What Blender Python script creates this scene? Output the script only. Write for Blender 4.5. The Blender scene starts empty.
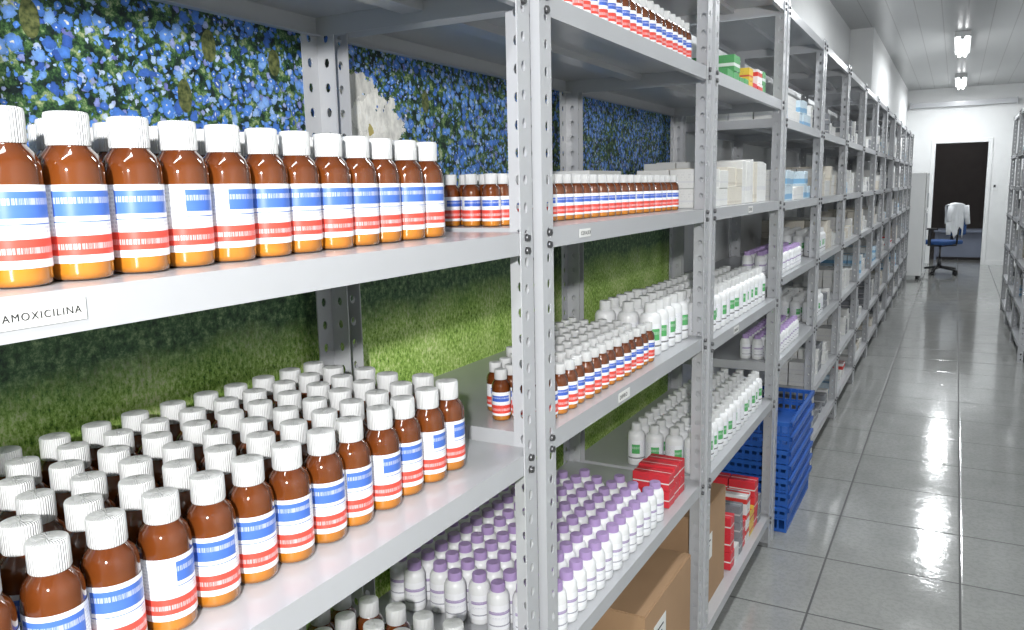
import bpy, bmesh, math, random
import numpy as np
from mathutils import Vector, Matrix
random.seed(7)
H = 1.367
scn = bpy.context.scene
COL = scn.collection
scn.view_settings.view_transform = 'Standard'

# ---------------------------------------------------------------- node helpers
class NT:
    def __init__(s, name):
        m = bpy.data.materials.new(name); m.use_nodes = True
        s.m = m; s.t = m.node_tree; s.n = s.t.nodes; s.l = s.t.links
        s.b = s.n['Principled BSDF']
    def new(s, t): return s.n.new(t)
    def put(s, sock, v):
        if isinstance(v, bpy.types.NodeSocket): s.l.new(v, sock)
        else: sock.default_value = v
    def math(s, op, a, b=0.0, c=None):
        n = s.new('ShaderNodeMath'); n.operation = op
        s.put(n.inputs[0], a); s.put(n.inputs[1], b)
        if c is not None: s.put(n.inputs[2], c)
        return n.outputs[0]
    def mix(s, f, a, b):
        n = s.new('ShaderNodeMix'); n.data_type = 'RGBA'
        s.put(n.inputs[0], f); s.put(n.inputs[6], a); s.put(n.inputs[7], b)
        return n.outputs[2]
    def comb(s, x, y, z=0.0):
        n = s.new('ShaderNodeCombineXYZ')
        s.put(n.inputs[0], x); s.put(n.inputs[1], y); s.put(n.inputs[2], z)
        return n.outputs[0]
    def coord(s, which):
        n = s.new('ShaderNodeTexCoord'); q = s.new('ShaderNodeSeparateXYZ')
        s.l.new(n.outputs[which], q.inputs[0])
        return n.outputs[which], q.outputs[0], q.outputs[1], q.outputs[2]
    def noise(s, vec, scale, detail=2.0, rough=0.5):
        n = s.new('ShaderNodeTexNoise'); s.l.new(vec, n.inputs['Vector'])
        n.inputs['Scale'].default_value = scale; n.inputs['Detail'].default_value = detail
        n.inputs['Roughness'].default_value = rough
        return n.outputs[0]
    def ramp(s, f, stops):
        n = s.new('ShaderNodeValToRGB'); s.put(n.inputs[0], f)
        cr = n.color_ramp
        while len(cr.elements) < len(stops): cr.elements.new(0.5)
        for e, (p, c) in zip(cr.elements, stops):
            e.position = p; e.color = (*c, 1)
        return n.outputs[0]
    def bump(s, h, strength=0.2, dist=0.01):
        n = s.new('ShaderNodeBump'); n.inputs['Strength'].default_value = strength
        n.inputs['Distance'].default_value = dist; s.put(n.inputs['Height'], h)
        s.l.new(n.outputs[0], s.b.inputs['Normal'])
    def color(s, c): s.put(s.b.inputs['Base Color'], c if isinstance(c, bpy.types.NodeSocket) else (*c[:3], 1))
    def rough(s, r): s.put(s.b.inputs['Roughness'], r)

def plain(name, c, r=0.5, metal=0.0, var=0.06, coat=0.0, nscale=8):
    t = NT(name)
    v, x, y, z = t.coord('Object')
    f = t.noise(v, nscale, 3)
    a = tuple(max(0, k*(1-var)) for k in c); b = tuple(min(1, k*(1+var)) for k in c)
    t.color(t.mix(f, (*a, 1), (*b, 1))); t.rough(r)
    t.b.inputs['Metallic'].default_value = metal
    t.b.inputs['Coat Weight'].default_value = coat
    return t.m

def textmask(t, u, v, rows, words, th=0.5, lo=.45):
    r = t.math('MULTIPLY', v, rows)
    rm = t.math('GREATER_THAN', t.math('FRACT', r), lo)
    vec = t.comb(t.math('MULTIPLY', u, words), t.math('MULTIPLY', t.math('FLOOR', r), 7.3))
    wm = t.math('GREATER_THAN', t.noise(vec, 1.0, 3, 0.8), th)
    return t.math('MULTIPLY', rm, wm)

def band(t, v, lo, hi):
    return t.math('MULTIPLY', t.math('GREATER_THAN', v, lo), t.math('LESS_THAN', v, hi))

def label_mat(name, up, low, upb=(.46, .88), lowb=(.1, .38), ur=(.3, .7), lr=(-1, 2), txt=(.15, .17, .32), rows=18, words=110, line=None):
    t = NT(name)
    _, u, v, _z = t.coord('UV')
    tx = textmask(t, u, v, rows, words)
    um = t.math('MULTIPLY', band(t, u, *ur), band(t, v, *upb))
    lm = t.math('MULTIPLY', band(t, u, *lr), band(t, v, *lowb))
    inner = t.math('MULTIPLY', band(t, u, *ur), t.math('SUBTRACT', 1.0, band(t, v, .42, .52)))
    side = t.math('MULTIPLY', tx, t.math('SUBTRACT', 1.0, inner))
    c = t.mix(t.math('MULTIPLY', side, .32), (.86, .87, .9, 1), (*txt, 1))
    if line: c = t.mix(t.math('MULTIPLY', band(t, u, *ur), band(t, v, *line)), c, (*up, 1))
    c = t.mix(um, c, (*up, 1)); c = t.mix(lm, c, (*low, 1))
    # one title line of white lettering in the blue block and one in the red band
    ub = t.math('MULTIPLY', band(t, v, upb[0]+.5*(upb[1]-upb[0]), upb[0]+.75*(upb[1]-upb[0])), um)
    lb = t.math('MULTIPLY', band(t, v, lowb[0]+.3*(lowb[1]-lowb[0]), lowb[0]+.6*(lowb[1]-lowb[0])), lm)
    wm = t.math('GREATER_THAN', t.noise(t.comb(t.math('MULTIPLY', u, 120.0), 3.1), 1.0, 2, .8), .47)
    c = t.mix(t.math('MULTIPLY', t.math('MULTIPLY', t.math('ADD', ub, lb), wm), .45), c, (.9, .9, .93, 1))
    t.color(c); t.rough(.35)
    return t.m

# ---------------------------------------------------------------- materials
M = {}
M['metal'] = plain('painted_gray_steel', (.47, .48, .50), .28, 0.0, .05, .2)
M['bolt'] = plain('zinc_bolt', (.16, .16, .165), .35, .9)
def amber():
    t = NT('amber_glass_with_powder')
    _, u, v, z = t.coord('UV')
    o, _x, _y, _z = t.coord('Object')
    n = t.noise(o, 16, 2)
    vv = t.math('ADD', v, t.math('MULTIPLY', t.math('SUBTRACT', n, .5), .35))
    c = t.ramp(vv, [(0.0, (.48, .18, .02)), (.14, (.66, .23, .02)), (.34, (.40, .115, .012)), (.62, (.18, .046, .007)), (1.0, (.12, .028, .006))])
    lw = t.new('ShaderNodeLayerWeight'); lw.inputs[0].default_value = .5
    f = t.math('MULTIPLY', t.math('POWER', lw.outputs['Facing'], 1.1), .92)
    t.color(t.mix(f, c, (.018, .005, .002, 1)))  # edges darkened in the base colour to imitate light absorbed by glass
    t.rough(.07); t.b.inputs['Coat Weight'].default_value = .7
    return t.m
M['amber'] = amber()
def capm(name, c):
    t = NT(name); _, u, v, z = t.coord('UV')
    s = t.math('SINE', t.math('MULTIPLY', u, 2*math.pi*44))
    t.color(c); t.rough(.4)
    t.bump(s, .5, .0012)
    return t.m
M['cap_w'] = capm('ribbed_white_cap', (.74, .75, .75))
M['cap_p'] = capm('ribbed_lilac_cap', (.47, .33, .62))
M['white_pl'] = plain('white_plastic', (.79, .80, .81), .35, 0, .02)
M['lab_amox'] = label_mat('blue_red_label', (.07, .17, .58), (.76, .08, .055), (.60, .92), (.10, .35), (.34, .74), line=(.52, .535))
M['lab_small'] = label_mat('small_red_label', (.05, .13, .55), (.74, .07, .05), (.60, .85), (.10, .45), (.32, .68), (.15, .85))
M['lab_green'] = label_mat('green_label', (.10, .42, .14), (.12, .12, .12), (.35, .8), (.1, .16), (.40, .56), (.3, .7))
M['lab_lilac'] = label_mat('lilac_label', (.40, .32, .52), (.3, .3, .36), (.62, .74), (.15, .2), (.3, .7), (.3, .7))
M['wall'] = plain('white_wall_paint', (.74, .75, .75), .7, 0, .03)
M['trim'] = plain('white_trim', (.78, .79, .79), .45, 0, .02)
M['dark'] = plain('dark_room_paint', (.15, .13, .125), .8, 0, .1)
M['blue_pl'] = plain('blue_crate_plastic', (.02, .11, .44), .4, 0, .1)
M['black'] = plain('black_plastic', (.02, .02, .022), .45)
M['chair_blue'] = plain('blue_chair_fabric', (.02, .07, .22), .85)
M['cloth'] = plain('white_coat_cloth', (.82, .84, .87), .8, 0, .04)
M['card'] = plain('brown_cardboard', (.40, .25, .14), .8, 0, .1, 0, 12)
M['tape'] = plain('packing_tape', (.50, .36, .2), .25)
M['ink'] = plain('black_ink', (.02, .02, .02), .6)
M['paper'] = plain('paper_tag', (.80, .80, .78), .5, 0, .02)
M['desk'] = plain('blue_gray_laminate', (.22, .25, .33), .5)
def emis(name, c, s):
    t = NT(name); t.color(c); t.b.inputs['Emission Color'].default_value = (*c, 1)
    t.b.inputs['Emission Strength'].default_value = s; return t.m
M['tube'] = emis('fluorescent_tube_glow', (1, 1, 1), 14)

def carton(name, base, ac, lo=.25, hi=.5, tk=.3):
    t = NT(name); _, u, v, z = t.coord('UV')
    tx = t.math('MULTIPLY', textmask(t, u, v, 8, 16, .55), t.math('MULTIPLY', band(t, u, .15, .8), band(t, v, .2, .9)))
    c = t.mix(t.math('MULTIPLY', tx, tk), (*base, 1), (.1, .1, .14, 1))
    c = t.mix(band(t, v, lo, hi), c, (*ac, 1))
    t.color(c); t.rough(.4); return t.m
CART = dict(
 white=carton('white_carton', (.74, .74, .72), (.67, .67, .68), .3, .4, .15),
 cream=carton('cream_carton', (.68, .64, .56), (.58, .53, .45), .1, .2, .15),
 lblue=carton('pale_blue_carton', (.58, .70, .78), (.20, .42, .64), .1, .45),
 red=carton('red_carton', (.66, .035, .05), (.75, .7, .68), .42, .5),
 rw=carton('red_white_carton', (.76, .75, .74), (.65, .05, .04), .5, .8),
 green=carton('green_carton', (.09, .34, .12), (.7, .72, .7), .3, .5),
 yellow=carton('yellow_carton', (.75, .5, .06), (.6, .1, .05), .3, .45),
 dark=carton('gray_carton', (.22, .23, .25), (.5, .5, .5), .4, .5))

def mural_mat():
    t = NT('flower_and_grass_mural_print')
    o, x, y, z = t.coord('Object')
    yz = t.comb(0.0, y, z)
    wob = t.noise(yz, 9, 4, .6)
    wob2 = t.noise(yz, 22, 4, .65)
    fine = t.noise(yz, 190, 3, .7)
    bg = t.ramp(t.noise(yz, 46, 6, .78), [(.37, (.003, .006, .014)), (.47, (.010, .035, .02)), (.55, (.08, .19, .055)), (.64, (.50, .56, .30))])
    fl = bg
    for sc, off, th, cth in ((105, 7.1, .40, .50), (78, 3.7, .44, .48), (50, 0.0, .46, .475)):
        wv = t.new('ShaderNodeTexNoise'); t.l.new(yz, wv.inputs['Vector']); wv.inputs['Scale'].default_value = 60; wv.inputs['Detail'].default_value = 3
        va = t.new('ShaderNodeVectorMath'); va.operation = 'SCALE'; t.l.new(wv.outputs['Color'], va.inputs[0]); va.inputs['Scale'].default_value = .014
        vb = t.new('ShaderNodeVectorMath'); vb.operation = 'ADD'; t.l.new(va.outputs[0], vb.inputs[0]); t.l.new(t.comb(off, t.math('ADD', y, off), z), vb.inputs[1])
        vo = t.new('ShaderNodeTexVoronoi'); t.l.new(vb.outputs[0], vo.inputs['Vector'])
        vo.inputs['Scale'].default_value = sc
        d = vo.outputs['Distance']
        sp = t.new('ShaderNodeSeparateColor'); t.l.new(vo.outputs['Color'], sp.inputs[0])
        dd = t.math('ADD', d, t.math('MULTIPLY', t.math('SUBTRACT', fine, .5), .6))
        cn = t.noise(t.comb(off, y, z), 8.5, 4, .65)
        clus = t.math('GREATER_THAN', t.math('ADD', cn, t.math('MULTIPLY', t.math('SUBTRACT', sp.outputs[1], .5), .25)), cth)
        petal = t.math('MULTIPLY', t.math('LESS_THAN', dd, th), clus)
        blues = t.ramp(sp.outputs[0], [(0, (.04, .11, .46)), (.3, (.09, .26, .74)), (.6, (.25, .46, .88)), (.82, (.62, .75, .97)), (1, (.16, .18, .55))])
        shade = t.math('SUBTRACT', t.math('ADD', .85, t.math('MULTIPLY', fine, .9)), t.math('MULTIPLY', d, 1.0))
        hs = t.new('ShaderNodeHueSaturation'); t.l.new(blues, hs.inputs['Color']); t.l.new(shade, hs.inputs['Value'])
        fl = t.mix(petal, fl, hs.outputs[0])
        fl = t.mix(t.math('MULTIPLY', t.math('LESS_THAN', dd, .10), clus), fl, (.9, .9, .8, 1))
    def ed(cy, cz, ry, rz, jit=.3, w=None):
        a = t.math('POWER', t.math('ABSOLUTE', t.math('DIVIDE', t.math('SUBTRACT', y, cy), ry)), 2.0)
        b = t.math('POWER', t.math('ABSOLUTE', t.math('DIVIDE', t.math('SUBTRACT', z, cz), rz)), 2.0)
        return t.math('ADD', t.math('ADD', a, b), t.math('MULTIPLY', t.math('SUBTRACT', w or wob, .5), jit*4))
    streak = t.noise(t.comb(0.0, t.math('MULTIPLY', y, 2.0), z), 34, 4, .65)
    for c, tone in [((1.20, 1.50, .085, .075), .72), ((1.27, 1.49, .065, .06), .88), ((1.20, 1.455, .055, .045), .80), ((1.23, 1.505, .05, .04), .98)]:
        e = ed(*c, 1.3, wob2)
        k = t.math('MULTIPLY', t.math('ADD', .30, t.math('MULTIPLY', streak, 1.3)), tone)
        fl = t.mix(t.math('LESS_THAN', e, 1.0), fl, t.comb(k, t.math('MULTIPLY', k, .99), t.math('MULTIPLY', k, .93)))
    fl = t.mix(t.math('LESS_THAN', ed(1.235, 1.485, .010, .012, 2.0, wob2), 1.0), fl, (.50, .42, .14, 1))
    bud = t.ramp(t.noise(yz, 120, 3, .6), [(.35, (.03, .05, .015)), (.65, (.19, .21, .07))])
    for c in [(.815, 1.51, .012, .024), (.865, 1.585, .013, .023), (.995, 1.577, .013, .021), (1.42, 1.55, .012, .022), (.60, 1.58, .012, .023)]:
        fl = t.mix(t.math('LESS_THAN', ed(*c, .25), 1.0), fl, bud)
    gv = t.comb(0.0, t.math('MULTIPLY', y, 1.7), z)
    g = t.noise(gv, 90, 6, .85)
    g2 = t.noise(yz, 8, 3, .5)
    gr = t.ramp(t.math('ADD', t.math('MULTIPLY', g, .8), t.math('MULTIPLY', g2, .2)),
                [(.38, (.03, .11, .01)), (.45, (.25, .48, .06)), (.52, (.60, .84, .22)), (.60, (.97, 1.0, .64))])
    grass_shade = t.ramp(t.noise(yz, 70, 6, .8), [(.36, (.012, .03, .02)), (.52, (.08, .17, .07)), (.66, (.36, .50, .25))])  # dark band: shadow below the shelf painted into the grass colour
    zz = t.math('ADD', z, t.math('MULTIPLY', t.math('SUBTRACT', wob, .5), .06))
    mr = t.new('ShaderNodeMapRange'); t.l.new(zz, mr.inputs['Value']); mr.inputs['From Min'].default_value = 1.09; mr.inputs['From Max'].default_value = 1.16
    c = t.mix(mr.outputs[0], gr, grass_shade)
    c = t.mix(t.math('GREATER_THAN', zz, 1.30), c, fl)
    t.color(c); t.rough(.55)
    return t.m
M['mural'] = mural_mat()

def floor_mat():
    t = NT('glossy_ceramic_floor_tile')
    o, x, y, z = t.coord('Object')
    S = .432
    fx = t.math('FRACT', t.math('DIVIDE', t.math('ADD', x, 8.64-.088), S))
    fy = t.math('FRACT', t.math('DIVIDE', t.math('ADD', y, 8.64+.05), S))
    ex = t.math('MINIMUM', fx, t.math('SUBTRACT', 1.0, fx)); ey = t.math('MINIMUM', fy, t.math('SUBTRACT', 1.0, fy))
    e = t.math('MINIMUM', ex, ey)
    gm = t.math('LESS_THAN', e, .008)
    n = t.noise(o, 6, 5, .65); n2 = t.noise(o, 60, 4, .7)
    c = t.mix(n, (.28, .29, .28, 1), (.41, .415, .40, 1))
    c = t.mix(t.math('MULTIPLY', t.math('GREATER_THAN', n2, .52), .3), c, (.23, .24, .23, 1))
    c = t.mix(gm, c, (.05, .05, .05, 1))
    t.color(c)
    t.rough(t.math('ADD', t.math('MULTIPLY', gm, .5), t.math('ADD', .05, t.math('MULTIPLY', n, .10))))
    t.b.inputs['IOR'].default_value = 1.75
    t.bump(t.math('ADD', t.math('MULTIPLY', t.math('MINIMUM', e, .02), 20), t.math('MULTIPLY', n, .9)), .4, .004)
    return t.m
M['floor'] = floor_mat()
def ceil_mat():
    t = NT('ceiling_pvc_planks'); o, x, y, z = t.coord('Object')
    f = t.math('FRACT', t.math('DIVIDE', t.math('ADD', x, 10), .2))
    c = t.mix(t.math('LESS_THAN', f, .04), (.38, .39, .39, 1), (.2, .2, .2, 1))
    t.color(c); t.rough(.3); return t.m
M['ceil'] = ceil_mat()

# ---------------------------------------------------------------- mesh builder
class MB:
    def __init__(s): s.v = []; s.f = []; s.uv = []; s.mi = []; s.sm = []; s.mats = []
    def mid(s, m):
        if m not in s.mats: s.mats.append(m)
        return s.mats.index(m)
    def box(s, a, b, m, mat4=None):
        i = len(s.v); x0, y0, z0 = a; x1, y1, z1 = b
        vs = [(x0,y0,z0),(x1,y0,z0),(x1,y1,z0),(x0,y1,z0),(x0,y0,z1),(x1,y0,z1),(x1,y1,z1),(x0,y1,z1)]
        if mat4 is not None: vs = [tuple(mat4 @ Vector(q)) for q in vs]
        s.v += vs
        for q in [(3,2,1,0),(4,5,6,7),(0,1,5,4),(1,2,6,5),(2,3,7,6),(3,0,4,7)]:
            s.f.append(tuple(i+k for k in q)); s.uv.append([(0,0),(1,0),(1,1),(0,1)]); s.mi.append(s.mid(m)); s.sm.append(False)
    def cyl(s, p0, p1, r0, r1, m, n=16, caps=True):
        p0 = Vector(p0); p1 = Vector(p1); ax = (p1-p0).normalized()
        a = ax.orthogonal().normalized(); b = ax.cross(a)
        i = len(s.v)
        for p, r in ((p0, r0), (p1, r1)):
            for k in range(n):
                t = 2*math.pi*k/n; s.v.append(tuple(p+a*(r*math.cos(t))+b*(r*math.sin(t))))
        for k in range(n):
            k2 = (k+1) % n
            s.f.append((i+k, i+k2, i+n+k2, i+n+k)); s.uv.append([(k/n,0),((k+1)/n,0),((k+1)/n,1),(k/n,1)]); s.mi.append(s.mid(m)); s.sm.append(True)
        if caps:
            s.f.append(tuple(i+k for k in reversed(range(n)))); s.uv.append([(0,0)]*n); s.mi.append(s.mid(m)); s.sm.append(False)
            s.f.append(tuple(i+n+k for k in range(n))); s.uv.append([(0,0)]*n); s.mi.append(s.mid(m)); s.sm.append(False)
    def lathe(s, prof, m, n=20, a0=0.0, a1=1.0, vmin=None, vmax=None):
        i = len(s.v); full = (a1-a0) > .999; cols = n if full else n+1
        zs = [p[1] for p in prof]; lo = min(zs) if vmin is None else vmin; hi = max(zs) if vmax is None else vmax
        hi = max(hi, lo+1e-6)
        for r, z in prof:
            for k in range(cols):
                t = 2*math.pi*(a0+(a1-a0)*k/n); s.v.append((r*math.cos(t), r*math.sin(t), z))
        for j in range(len(prof)-1):
            for k in range(n):
                k2 = (k+1) % cols
                s.f.append((i+j*cols+k, i+j*cols+k2, i+(j+1)*cols+k2, i+(j+1)*cols+k))
                v0 = (prof[j][1]-lo)/(hi-lo); v1 = (prof[j+1][1]-lo)/(hi-lo)
                s.uv.append([(k/n, v0), ((k+1)/n, v0), ((k+1)/n, v1), (k/n, v1)]); s.mi.append(s.mid(m)); s.sm.append(True)
    def extend(s, o, pos, rot=0.0, sc=1.0):
        i = len(s.v); c, q = math.cos(rot), math.sin(rot)
        s.v += [(pos[0]+sc*(x*c-y*q), pos[1]+sc*(x*q+y*c), pos[2]+sc*z) for x, y, z in o.v]
        s.f += [tuple(i+k for k in f) for f in o.f]; s.uv += o.uv; s.sm += o.sm
        mp = [s.mid(m) for m in o.mats]; s.mi += [mp[k] for k in o.mi]
    def mesh(s, name):
        me = bpy.data.meshes.new(name); me.from_pydata(s.v, [], s.f)
        for m in s.mats: me.materials.append(m)
        me.polygons.foreach_set('material_index', s.mi); me.polygons.foreach_set('use_smooth', s.sm)
        ul = me.uv_layers.new(name='UVMap'); flat = [c for f in s.uv for p in f for c in p]
        ul.data.foreach_set('uv', flat); me.update(); return me
    def obj(s, name, parent=None, bevel=0.0, seg=2, loc=(0,0,0)):
        ob = bpy.data.objects.new(name, s.mesh(name)); COL.objects.link(ob); ob.location = loc
        if parent: ob.parent = parent
        if bevel:
            b = ob.modifiers.new('bevel', 'BEVEL'); b.width = bevel; b.segments = seg; b.limit_method = 'ANGLE'
        return ob
def empty(name, loc=(0,0,0)):
    e = bpy.data.objects.new(name, None); COL.objects.link(e); e.location = loc; e.empty_display_size = .1; return e
def boxobj(name, a, b, m, parent=None, bevel=0.0):
    q = MB(); q.box(a, b, m); return q.obj(name, parent, bevel)

# ---------------------------------------------------------------- room shell
CZ = 2.83; YE = 15.0; YB = -1.6; XR = 1.25; XL = -.985
boxobj('floor', (-1.2, YB, -.1), (XR+.15, 18.2, 0), M['floor'])
boxobj('ceiling', (-1.2, YB, CZ), (XR+.15, 18.2, CZ+.1), M['ceil'])
boxobj('wall_left', (XL-.15, YB, 0), (XL-.005, 8.70, CZ), M['wall'])
boxobj('wall_left_far', (XL-.15, 8.70, 0), (-.78, YE, CZ), M['wall'])
boxobj('wall_right', (XR, YB, 0), (XR+.12, YE, CZ), M['wall'])
boxobj('wall_back', (XL-.15, YB-.1, 0), (XR+.12, YB, CZ), M['wall'])
w = MB()
DX0, DX1, DZ = -.345, .42, 1.97
w.box((XL-.15, YE, 0), (DX0, YE+.12, CZ), M['wall']); w.box((DX1, YE, 0), (XR+.12, YE+.12, CZ), M['wall'])
w.box((DX0, YE, DZ), (DX1, YE+.12, CZ), M['wall']); w.obj('wall_end')
w = MB()
w.box((DX0-.05, YE-.02, 0), (DX0+.012, YE+.125, DZ+.05), M['trim']); w.box((DX1-.012, YE-.02, 0), (DX1+.05, YE+.125, DZ+.05), M['trim'])
w.box((DX0+.012, YE-.02, DZ-.012), (DX1-.012, YE+.125, DZ+.05), M['trim']); w.obj('trim_door_frame', bevel=.004)
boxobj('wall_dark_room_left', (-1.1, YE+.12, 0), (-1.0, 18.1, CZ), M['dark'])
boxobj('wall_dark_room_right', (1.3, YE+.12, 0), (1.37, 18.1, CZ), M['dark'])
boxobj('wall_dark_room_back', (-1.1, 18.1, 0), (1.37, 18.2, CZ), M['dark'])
w = MB()
w.box((-.30, 15.7, .48), (.70, 16.25, .52), M['desk']); w.box((-.28, 15.75, 0), (-.24, 16.2, .48), M['desk']); w.box((.64, 15.75, 0), (.68, 16.2, .48), M['desk']); w.box((-.24, 15.8, .05), (.64, 15.83, .48), M['desk'])
w.obj('low_table', bevel=.004)
boxobj('mural_panel', (XL-.0049, YB+.05, 0.0), (XL+.004, 3.10, 2.4), M['mural'])
w = MB(); w.box((-.72, YE-.09, 2.53), (.74, YE, 2.61), M['metal']); w.box((-.74, YE-.1, 2.52), (-.72, YE, 2.62), M['metal']); w.box((.74, YE-.1, 2.52), (.76, YE, 2.62), M['metal'])
w.obj('trim_cable_trunking', bevel=.004)
boxobj('baseboard_end', (DX1+.055, YE-.015, 0), (XR-.01, YE, .08), M['trim'])
w = MB(); w.box((.49, YE-.012, 1.2), (.57, YE, 1.32), M['trim']); w.box((.515, YE-.018, 1.24), (.545, YE-.012, 1.28), M['black']); w.obj('light_switch', bevel=.002)

# ---------------------------------------------------------------- lights
def fixture(y, power, x=-.03, z=CZ):
    e = empty('fluorescent_ceiling_light', (x, y, z))
    b = MB(); b.box((-.075, -.66, -.05), (.075, .66, 0), M['trim']); b.box((-.02, -.65, -.075), (.02, -.61, -.05), M['trim']); b.box((-.02, .61, -.075), (.02, .65, -.05), M['trim'])
    b.obj('housing', e, .004)
    ld = bpy.data.lights.new('tube_light', 'AREA'); ld.shape = 'RECTANGLE'; ld.size = .14; ld.size_y = 1.2; ld.energy = power; ld.color = (.95, .98, 1.0)
    lo = bpy.data.objects.new('tube_light', ld); COL.objects.link(lo); lo.parent = e; lo.location = (0, 0, -.10)
    t = MB(); t.cyl((-.03, -.61, -.078), (-.03, .61, -.078), .014, .014, M['tube' if power > 10 else 'trim']); t.cyl((.03, -.61, -.078), (.03, .61, -.078), .014, .014, M['tube' if power > 10 else 'trim']); t.obj('tubes', e)
for y, p in ((-.4, 17), (2.9, 23), (6.4, 28), (10.1, 32), (13.8, 30), (16.9, 5)): fixture(y, p)  # last entry: unseen fill lamp added to lift the dark room
fl = bpy.data.lights.new('camera_flash', 'AREA'); fl.shape = 'DISK'; fl.size = .07; fl.energy = 46; fl.color = (1, .99, .98)
fo = bpy.data.objects.new('camera_flash', fl); COL.objects.link(fo); fo.location = (.27, -.62, 1.68)
fo.rotation_euler = (Vector((-.75, 2.0, 1.2))-fo.location).to_track_quat('-Z', 'Y').to_euler()
wd = bpy.data.worlds.new('world'); scn.world = wd; wd.use_nodes = True
wd.node_tree.nodes['Background'].inputs[0].default_value = (.8, .85, .9, 1); wd.node_tree.nodes['Background'].inputs[1].default_value = .4

# ---------------------------------------------------------------- shelving
def post_mesh(hgt, name):
    bm = bmesh.new(); P = .04; W = .038; n = int(round(hgt/P))
    for leg in range(2):
        for k in range(n):
            z0 = k*P; cz = z0+P/2; cu = W*.55
            outer = [(W, cz), (W, z0+P), (cu, z0+P), (0, z0+P), (0, cz), (0, z0), (cu, z0), (W, z0)]
            inner = [(cu+.0056*math.cos(a*math.pi/4), cz+.0080*math.sin(a*math.pi/4)) for a in range(8)]
            mk = (lambda u, z: bm.verts.new((u, 0, z))) if leg == 0 else (lambda u, z: bm.verts.new((0, u, z)))
            O = [mk(*p) for p in outer]; I = [mk(*p) for p in inner]
            for a in range(8):
                b = (a+1) % 8; bm.faces.new((O[a], O[b], I[b], I[a]))
    bmesh.ops.remove_doubles(bm, verts=bm.verts, dist=.00005)
    bmesh.ops.recalc_face_normals(bm, faces=bm.faces)
    bmesh.ops.solidify(bm, geom=bm.faces[:], thickness=.0022)
    me = bpy.data.meshes.new(name); bm.to_mesh(me); bm.free(); me.materials.append(M['metal']); return me
PM = post_mesh(2.0, 'perforated_angle_post')

def shelf(parent, name, x0, x1, y0, y1, zt, front=1):
    q = MB(); t = .0015; lp = .032; g = .003
    x0 += g; x1 -= g; y0 += g; y1 -= g
    q.box((x0, y0, zt-t), (x1, y1, zt), M['metal'])
    for a, b in (((x1-t, y0, zt-lp), (x1, y1, zt-t)), ((x0, y0, zt-lp), (x0+t, y1, zt-t)), ((x0+t, y0, zt-lp), (x1-t, y0+t, zt-t)), ((x0+t, y1-t, zt-lp), (x1-t, y1, zt-t)),
                 ((x1-.014, y0+t, zt-lp), (x1-t, y1-t, zt-lp+t)), ((x0+t, y0+t, zt-lp), (x0+.014, y1-t, zt-lp+t)),
                 (((x0+x1)/2-.02, y0+t, zt-.016), ((x0+x1)/2+.02, y1-t, zt-t))):
        q.box(a, b, M['metal'])
    xf = x1+g+.0015 if front > 0 else x0-g-.0015
    for yy in (y0+.018, y1-.018):
        for dz in (-.007, -.026):
            q.cyl((xf-.001*front, yy, zt+dz), (xf+.004*front, yy, zt+dz), .0062, .0055, M['bolt'], 6)
    return q.obj(name, parent)

def unit(y0, y1, levels, xf=-.55, d=.40, side=1):
    e = empty('steel_shelving_unit', (0, 0, 0))
    xb = xf-d*side
    xlo, xhi = min(xf, xb), max(xf, xb)
    for i, (px, py, rz) in enumerate(((xlo, y0, 0), (xhi, y0, 90), (xhi, y1, 180), (xlo, y1, 270))):
        o = bpy.data.objects.new('post_%d' % (i+1), PM); COL.objects.link(o); o.parent = e
        o.location = (px, py, 0); o.rotation_euler = (0, 0, math.radians(rz))
    for i, z in enumerate(levels): shelf(e, 'shelf_%d' % (i+1), xlo, xhi, y0, y1, z, side)
    return e
L1 = [1.985, 1.655, 1.303, .967, .58, .12]
U1 = unit(.12, 1.064, L1)
L2 = [1.985, 1.655, 1.307, .977, .58, .12]
U2 = unit(1.096, 2.045, L2); U3 = unit(2.073, 3.01, [1.985, 1.655, 1.307, .955, .575, .12])
LF = [1.985, 1.60, 1.30, 1.02, .70]
U4 = unit(3.04, 3.95, LF)
FAR = []
for k in range(5):
    y0 = 3.975+.94*k; unit(y0, y0+.915, LF+[.38, .12]); FAR.append((y0, y0+.915, -.55, -.95, 1))
for k in range(4):
    y0 = 8.74+.935*k; unit(y0, y0+.91, LF+[.38, .12], -.55, .21); FAR.append((y0, y0+.91, -.55, -.76, 1))
for k in range(3):
    y0 = 7.0+.94*k; unit(y0, y0+.915, LF+[.38, .12], .475, .40, -1); FAR.append((y0, y0+.915, .475, .875, -1))

# shelf tags
def tag(parent, y, z, w, txt, size=.013, h=.010, x=-.5515):
    e = MB(); e.box((x-.0008, y, z-h), (x, y+w, z+h), M['paper']); o = e.obj('shelf_tag', parent)
    c = bpy.data.curves.new('tag_text', 'FONT'); c.body = txt; c.size = size; c.extrude = .0001; c.materials.append(M['ink'])
    c.space_character = 1.2
    t = bpy.data.objects.new('tag_text', c); COL.objects.link(t); t.parent = parent
    t.location = (x+.0004, y+.004, z-size*.35); t.rotation_euler = (math.pi/2, 0, math.pi/2)
tag(U1, .292, 1.288, .064, 'AMOXICILINA', .0076, .0080); tag(U2, 1.24, 1.291, .045, 'CEFALEX', .009, .007); tag(U2, 1.42, .961, .06, 'DIPIRO', .011, .009); tag(U3, 2.35, .94, .06, 'SABAO')
tag(U3, 2.5, 1.291, .06, 'LUVAS')

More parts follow.
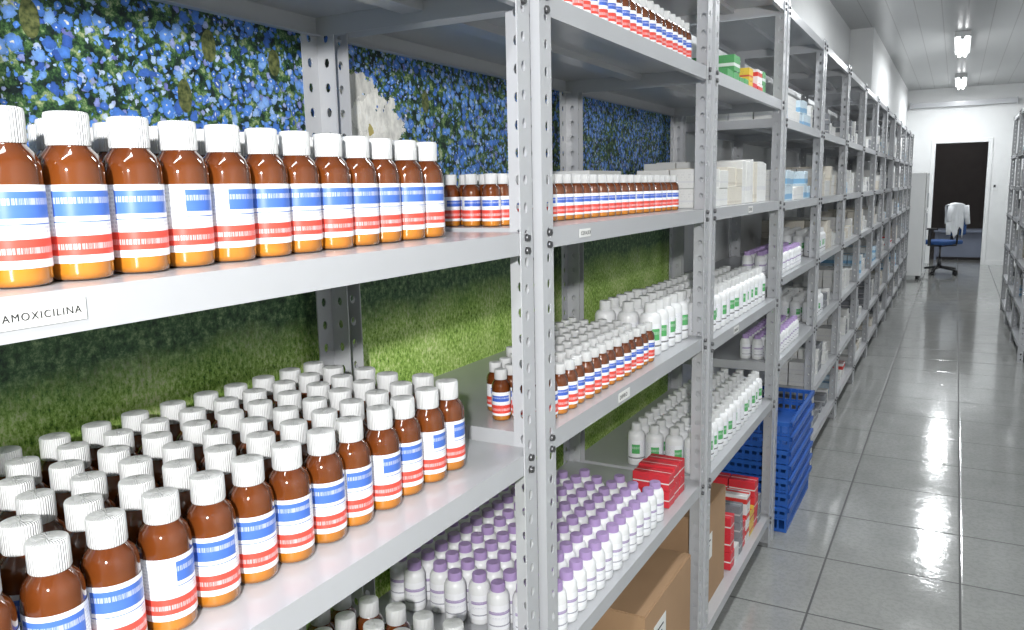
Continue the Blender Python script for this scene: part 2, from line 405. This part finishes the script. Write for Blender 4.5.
# ---------------------------------------------------------------- bottles
def amber_bottle(n=24, lab='lab_amox'):
    q = MB(); r = .0238
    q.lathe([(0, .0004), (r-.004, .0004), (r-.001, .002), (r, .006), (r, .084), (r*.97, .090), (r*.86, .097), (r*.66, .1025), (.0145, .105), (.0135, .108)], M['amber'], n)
    q.lathe([(.0156, .104), (.0162, .1055), (.0162, .127), (.0155, .1292)], M['cap_w'], n); q.lathe([(.0155, .1292), (.013, .1300), (0, .1300)], M['cap_w'], n)
    q.lathe([(.0140, .1045), (.0156, .104)], M['cap_w'], n)
    q.lathe([(r+.0005, .014), (r+.0005, .074)], M[lab], n, .05, .95)
    return q
def white_bottle(n=20, cap='cap_w', lab='lab_green', r=.025, h=.118, capr=.0125):
    q = MB(); b = h*.70
    q.lathe([(0, .0004), (r-.004, .0004), (r-.001, .002), (r, .006), (r, b), (r*.96, b+.005), (r*.84, b+.011), (r*.62, b+.014), (capr*.8, b+.016), (capr*.8, h-.02)], M['white_pl'], n)
    q.lathe([(capr*.8, h-.0225), (capr, h-.022)], M[cap], n)
    q.lathe([(capr, h-.022), (capr*.96, h-.002), (capr*.88, h)], M[cap], n); q.lathe([(capr*.88, h), (0, h)], M[cap], n)
    q.lathe([(r+.0004, h*.13), (r+.0004, h*.62)], M[lab], n, .05, .95)
    return q
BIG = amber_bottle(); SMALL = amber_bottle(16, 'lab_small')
WB = white_bottle(20, capr=.0145, h=.122, r=.0255); PB = white_bottle(16, 'cap_p', 'lab_lilac', .0205, .095, .0135)
PBL = white_bottle(10, 'cap_p', 'lab_lilac', .0205, .095, .0135)
def rows(name, tpl, z, starts, dirv, cnt, pitch, sc=1.0, face=-38, spread=32, jit=.0018, yend=None):
    q = MB()
    for (sx, sy) in starts:
        for k in range(cnt):
            x = sx+dirv[0]*pitch*k+random.uniform(-jit, jit); y = sy+dirv[1]*pitch*k+random.uniform(-jit, jit)
            if yend and y > yend: break
            fc = face(y) if callable(face) else face
            # label centre (u=.5) is at local angle 180
            rot = math.radians(fc+180+random.uniform(-spread, spread))
            q.extend(tpl, (x, y, z+.0003), rot, sc)
    return q.obj(name)
ang = math.atan2(-.048, .735); dv = (math.sin(ang), math.cos(ang))
# near bottles show their side panel, the farther ones the blue front panel
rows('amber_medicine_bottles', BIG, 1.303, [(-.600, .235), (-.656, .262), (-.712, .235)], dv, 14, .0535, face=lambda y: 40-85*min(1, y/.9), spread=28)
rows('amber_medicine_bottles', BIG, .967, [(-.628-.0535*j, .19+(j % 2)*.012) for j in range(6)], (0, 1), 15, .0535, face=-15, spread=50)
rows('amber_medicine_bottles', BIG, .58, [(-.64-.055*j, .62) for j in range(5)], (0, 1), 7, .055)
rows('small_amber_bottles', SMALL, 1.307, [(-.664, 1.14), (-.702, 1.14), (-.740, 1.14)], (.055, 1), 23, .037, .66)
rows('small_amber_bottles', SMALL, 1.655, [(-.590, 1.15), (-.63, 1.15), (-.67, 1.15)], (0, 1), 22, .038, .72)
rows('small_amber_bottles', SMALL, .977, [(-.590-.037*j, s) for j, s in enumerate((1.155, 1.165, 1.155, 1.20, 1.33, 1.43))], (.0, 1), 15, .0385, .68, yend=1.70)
rows('white_plastic_bottles', WB, .977, [(-.61-.056*j, 1.77) for j in range(3)], (0, 1), 5, .056, yend=2.01)
rows('white_plastic_bottles', WB, .955, [(-.60-.056*j, 2.115) for j in range(4)], (0, 1), 15, .056)
rows('white_plastic_bottles', WB, .575, [(-.60-.056*j, 2.115) for j in range(4)], (0, 1), 15, .056)
rows('lilac_cap_bottles', PB, .58, [(-.588-.0455*j, 1.155+.015*(j % 2)) for j in range(8)], (0, 1), 14, .0455, yend=1.76)
rows('lilac_cap_bottles', PBL, 1.02, [(-.59-.046*j, 3.10) for j in range(3)], (0, 1), 12, .047)
rows('lilac_cap_bottles', PBL, .70, [(-.59-.046*j, 3.10) for j in range(3)], (0, 1), 12, .047)
rows('white_plastic_bottles', WB, 1.02, [(-.60-.056*j, 4.05) for j in range(4)], (0, 1), 7, .057)
rows('white_plastic_bottles', WB, .70, [(-.60-.056*j, 4.05) for j in range(4)], (0, 1), 7, .057)

# ---------------------------------------------------------------- cartons
def cartons(name, x0, x1, y0, y1, z, pal, sx, sy, sz, stack=(1, 3), fill=1.0):
    q = MB(); y = y0
    while y+sy[0] < y1:
        dy = min(random.uniform(*sy), y1-y); c = random.choice(pal); hh = random.uniform(*sz); n = random.randint(*stack)
        x = x1
        if random.random() < fill:
            dx = random.uniform(*sx)
            while x-dx > x0:
                zz = z+.0005
                for k in range(n):
                    j = random.uniform(0, .004)
                    q.box((x-dx+.001, y+.001+j, zz), (x-.001-j, y+dy-.001, zz+hh-.0008), CART[c]); zz += hh
                x -= dx
        y += dy
    return q.obj(name, None, .0012, 1) if q.v else None
q = MB(); q.box((-.925, 1.79, 1.3075), (-.772, 2.00, 1.404), CART['white']); q.box((-.927, 1.788, 1.385), (-.770, 2.002, 1.408), M['paper']); q.obj('white_carton', bevel=.003)
cartons('white_cartons', -.80, -.585, 2.115, 2.56, 1.307, ['white', 'white', 'cream'], (.09, .1), (.07, .1), (.048, .056), (2, 2))
cartons('white_cartons', -.92, -.585, 2.57, 2.96, 1.307, ['white', 'cream'], (.1, .11), (.045, .055), (.13, .14), (1, 1))
cartons('coloured_medicine_cartons', -.90, -.60, 2.42, 2.95, 1.655, ['green', 'rw', 'red', 'yellow', 'green'], (.08, .1), (.05, .08), (.04, .05), (1, 2))
cartons('red_medicine_cartons', -.68, -.575, 1.82, 1.965, .58, ['red'], (.095, .10), (.045, .048), (.042, .045), (2, 2))
cartons('coloured_medicine_cartons', -.80, -.575, 2.48, 2.95, .12, ['rw', 'red', 'white', 'red', 'dark', 'yellow'], (.08, .1), (.045, .08), (.045, .06), (1, 3))
cartons('pale_blue_cartons', -.90, -.58, 3.11, 3.89, 1.60, ['lblue', 'lblue', 'white'], (.09, .1), (.07, .1), (.05, .06), (1, 2))
cartons('pale_blue_cartons', -.90, -.58, 3.11, 3.89, 1.30, ['lblue', 'lblue', 'white'], (.09, .1), (.07, .1), (.05, .06), (1, 2))
pals = [['white', 'cream'], ['white', 'lblue'], ['cream', 'white'], ['white', 'dark'], ['white', 'rw', 'lblue'], ['dark', 'white', 'white']]
for i, (y0, y1, xf, xb, sd) in enumerate(FAR):
    for lv, z in enumerate([1.60, 1.30, 1.02, .70, .38, .12]):
        s0 = .46 if (i == 0 and lv in (2, 3)) else .05
        lo, hi = (xb+.03, xf-.03) if sd > 0 else (xf+.03, xb-.03)
        cartons('stored_medicine_cartons', lo, hi, y0+s0, y1-.05, z, random.choice(pals), (.09, .12), (.05, .12), (.045, .08), (1, 2 if lv < 5 else 1), .75)

def cardboard(name, a, b):
    q = MB(); q.box(a, b, M['card']); my = (a[0]+b[0])/2; zt = b[2]
    q.box((my-.025, a[1]-.0006, zt-.07), (my+.025, a[1], zt), M['tape']); q.box((my-.025, a[1]-.0006, zt), (my+.025, b[1]+.0006, zt+.0006), M['tape'])
    q.box((a[0]+.002, a[1]+.002, zt), (my-.027, b[1]-.002, zt+.003), M['card']); q.box((my+.027, a[1]+.002, zt), (b[0]-.002, b[1]-.002, zt+.003), M['card'])
    q.box((b[0], a[1]+.06, a[2]+.14), (b[0]+.0006, a[1]+.15, a[2]+.22), M['paper'])
    for k in range(4): q.box((b[0]+.0006, a[1]+.07, a[2]+.155+.014*k), (b[0]+.001, a[1]+.10+.01*k, a[2]+.160+.014*k), M['ink'])
    return q.obj(name, bevel=.0015)
cardboard('cardboard_box', (-.90, 1.62, .1205), (-.565, 1.98, .395))
cardboard('cardboard_box', (-.89, 1.17, .1205), (-.60, 1.56, .33))
cardboard('cardboard_box', (-.88, 2.125, .1205), (-.585, 2.43, .43))

# ---------------------------------------------------------------- blue crates
def crate():
    q = MB(); B = M['blue_pl']; X0, X1, Y0, Y1, hh = 0, .43, 0, .56, .105
    q.box((.015, .015, 0), (X1-.015, Y1-.015, .004), B)
    for z0, z1, t, o in ((hh-.016, hh, .012, 0), (0, .014, .005, .012), (.05, .058, .004, .010)):
        q.box((X0+o, Y0+o, z0), (X1-o, Y0+o+t, z1), B); q.box((X0+o, Y1-o-t, z0), (X1-o, Y1-o, z1), B)
        q.box((X0+o, Y0+o, z0), (X0+o+t, Y1-o, z1), B); q.box((X1-o-t, Y0+o, z0), (X1-o, Y1-o, z1), B)
    n = 19
    for k in range(n+1):
        y = .014+(Y1-.034)*k/n
        q.box((.011, y, 0), (.016, y+.008, hh), B); q.box((X1-.016, y, 0), (X1-.011, y+.008, hh), B)
    for k in range(15):
        x = .014+(X1-.034)*k/14
        q.box((x, .011, 0), (x+.008, .016, hh), B); q.box((x, Y1-.016, 0), (x+.008, Y1-.011, hh), B)
    return q
st = empty('blue_plastic_crate_stack', (-.93, 3.12, 0)); cm = crate().mesh('crate')
for k in range(7):
    o = bpy.data.objects.new('crate_%d' % (k+1), cm); COL.objects.link(o); o.parent = st
    o.location = (random.uniform(-.003, .003), random.uniform(-.003, .003), .001+k*.058)

# ---------------------------------------------------------------- cabinet / fridge
e = empty('white_refrigerator')
b = MB(); b.box((-.76, 12.50, .05), (-.37, 12.95, 1.48), M['trim']); b.obj('body', e, .012)
b = MB(); b.box((-.366, 12.51, .08), (-.345, 12.94, .95), M['trim']); b.box((-.366, 12.51, .965), (-.345, 12.94, 1.47), M['trim']); b.obj('doors', e, .006)
b = MB(); b.box((-.345, 12.54, .70), (-.325, 12.56, .92), M['metal']); b.box((-.345, 12.54, 1.0), (-.325, 12.56, 1.2), M['metal']); b.obj('handles', e, .003)
b = MB()
for x in (-.72, -.42):
    for y in (12.56, 12.88): b.cyl((x, y, 0), (x, y, .05), .02, .02, M['black'])
b.obj('feet', e)

# ---------------------------------------------------------------- office chair with coat
ch = empty('office_chair', (-.16, 13.35, 0)); ch.rotation_euler = (0, 0, math.radians(235))
b = MB()
for k in range(5):
    a = 2*math.pi*k/5+.3; c, s_ = math.cos(a), math.sin(a)
    b.cyl((0, 0, .11), (.26*c, .26*s_, .075), .022, .014, M['black'], 10)
    b.cyl((.26*c, .26*s_, .085), (.26*c, .26*s_, .045), .009, .009, M['black'], 8)
    for o in (-.016, .016):
        b.cyl((.26*c-s_*(o-.008), .26*s_+c*(o-.008), .026), (.26*c-s_*(o+.008), .26*s_+c*(o+.008), .026), .026, .026, M['black'], 14)
b.cyl((0, 0, .09), (0, 0, .25), .028, .028, M['black']); b.cyl((0, 0, .25), (0, 0, .42), .014, .014, M['bolt'])
b.box((-.1, -.1, .41), (.1, .1, .44), M['black'])
b.cyl((0, .1, .425), (0, .25, .44), .014, .014, M['black']); b.cyl((0, .25, .44), (0, .27, .70), .014, .014, M['black'])
b.obj('base', ch)
b = MB(); b.box((-.22, -.22, .44), (.22, .21, .50), M['chair_blue']); o = b.obj('seat', ch, .025, 4)
b = MB(); b.box((-.20, .21, .58), (.20, .26, 1.0), M['chair_blue']); b.obj('backrest', ch, .022, 4)
b = MB()
for sx in (-1, 1):
    b.box((sx*.25-.02, -.12, .66), (sx*.25+.02, .12, .685), M['black']); b.box((sx*.25-.012, -.02, .44), (sx*.25+.012, .02, .66), M['black']); b.box((min(0, sx*.262), -.02, .425), (max(0, sx*.262), .02, .44), M['black'])
b.obj('armrests', ch, .005)
# coat: folded sheet draped over the back
bm = bmesh.new(); NU, NV = 22, 24; grid = []
for j in range(NV+1):
    v = j/NV; row = []
    for i in range(NU+1):
        u = i/NU*2-1; fold = .012*math.sin(u*9+v*2)+.008*math.sin(u*17)
        if v < .35: z = 1.03-(.35-v)/.35*.25; y = .19
        elif v < .5: a = (v-.35)/.15*math.pi; z = 1.03+.02*math.sin(a); y = .235-.045*math.cos(a)
        else: z = 1.03-(v-.5)/.5*(.40+.08*math.sin(u*4)); y = .28
        k = abs(z-1.03)
        row.append(bm.verts.new((u*(.17-.10*k)+.05, y+(fold if y > .235 else -fold)*min(1, k*5), z+ -.03*u*u)))
    grid.append(row)
for j in range(NV):
    for i in range(NU): bm.faces.new((grid[j][i], grid[j][i+1], grid[j+1][i+1], grid[j+1][i]))
me = bpy.data.meshes.new('draped_coat'); bm.to_mesh(me); bm.free(); me.materials.append(M['cloth'])
for p in me.polygons: p.use_smooth = True
co = bpy.data.objects.new('draped_coat', me); COL.objects.link(co); co.parent = ch
sm = co.modifiers.new('s', 'SOLIDIFY'); sm.thickness = .006
b = MB(); b.cyl((.19, .27, 1.0), (.235, .275, .78), .04, .035, M['cloth'], 12); b.cyl((.235, .275, .78), (.22, .27, .60), .035, .03, M['cloth'], 12)
b.cyl((-.10, .29, 1.0), (-.15, .30, .74), .04, .033, M['cloth'], 12); b.obj('coat_sleeves', ch)

# ---------------------------------------------------------------- camera (slight roll, as in the photo)
F = 800.0
yw = Vector((445/F, 135/F, -1)).normalized(); dn = Vector((106/F, -5065/F, -1)).normalized()
zw = -(dn-yw*dn.dot(yw)).normalized(); xw = yw.cross(zw)
R = Matrix((xw, yw, zw))     # rows = world axes in camera space -> camera-to-world
cd = bpy.data.cameras.new('camera'); cd.sensor_width = 36; cd.lens = F/1024*36; cd.clip_start = .02
cam = bpy.data.objects.new('camera', cd); COL.objects.link(cam)
cam.rotation_euler = R.to_euler(); cam.location = (0, 0, H); scn.camera = cam
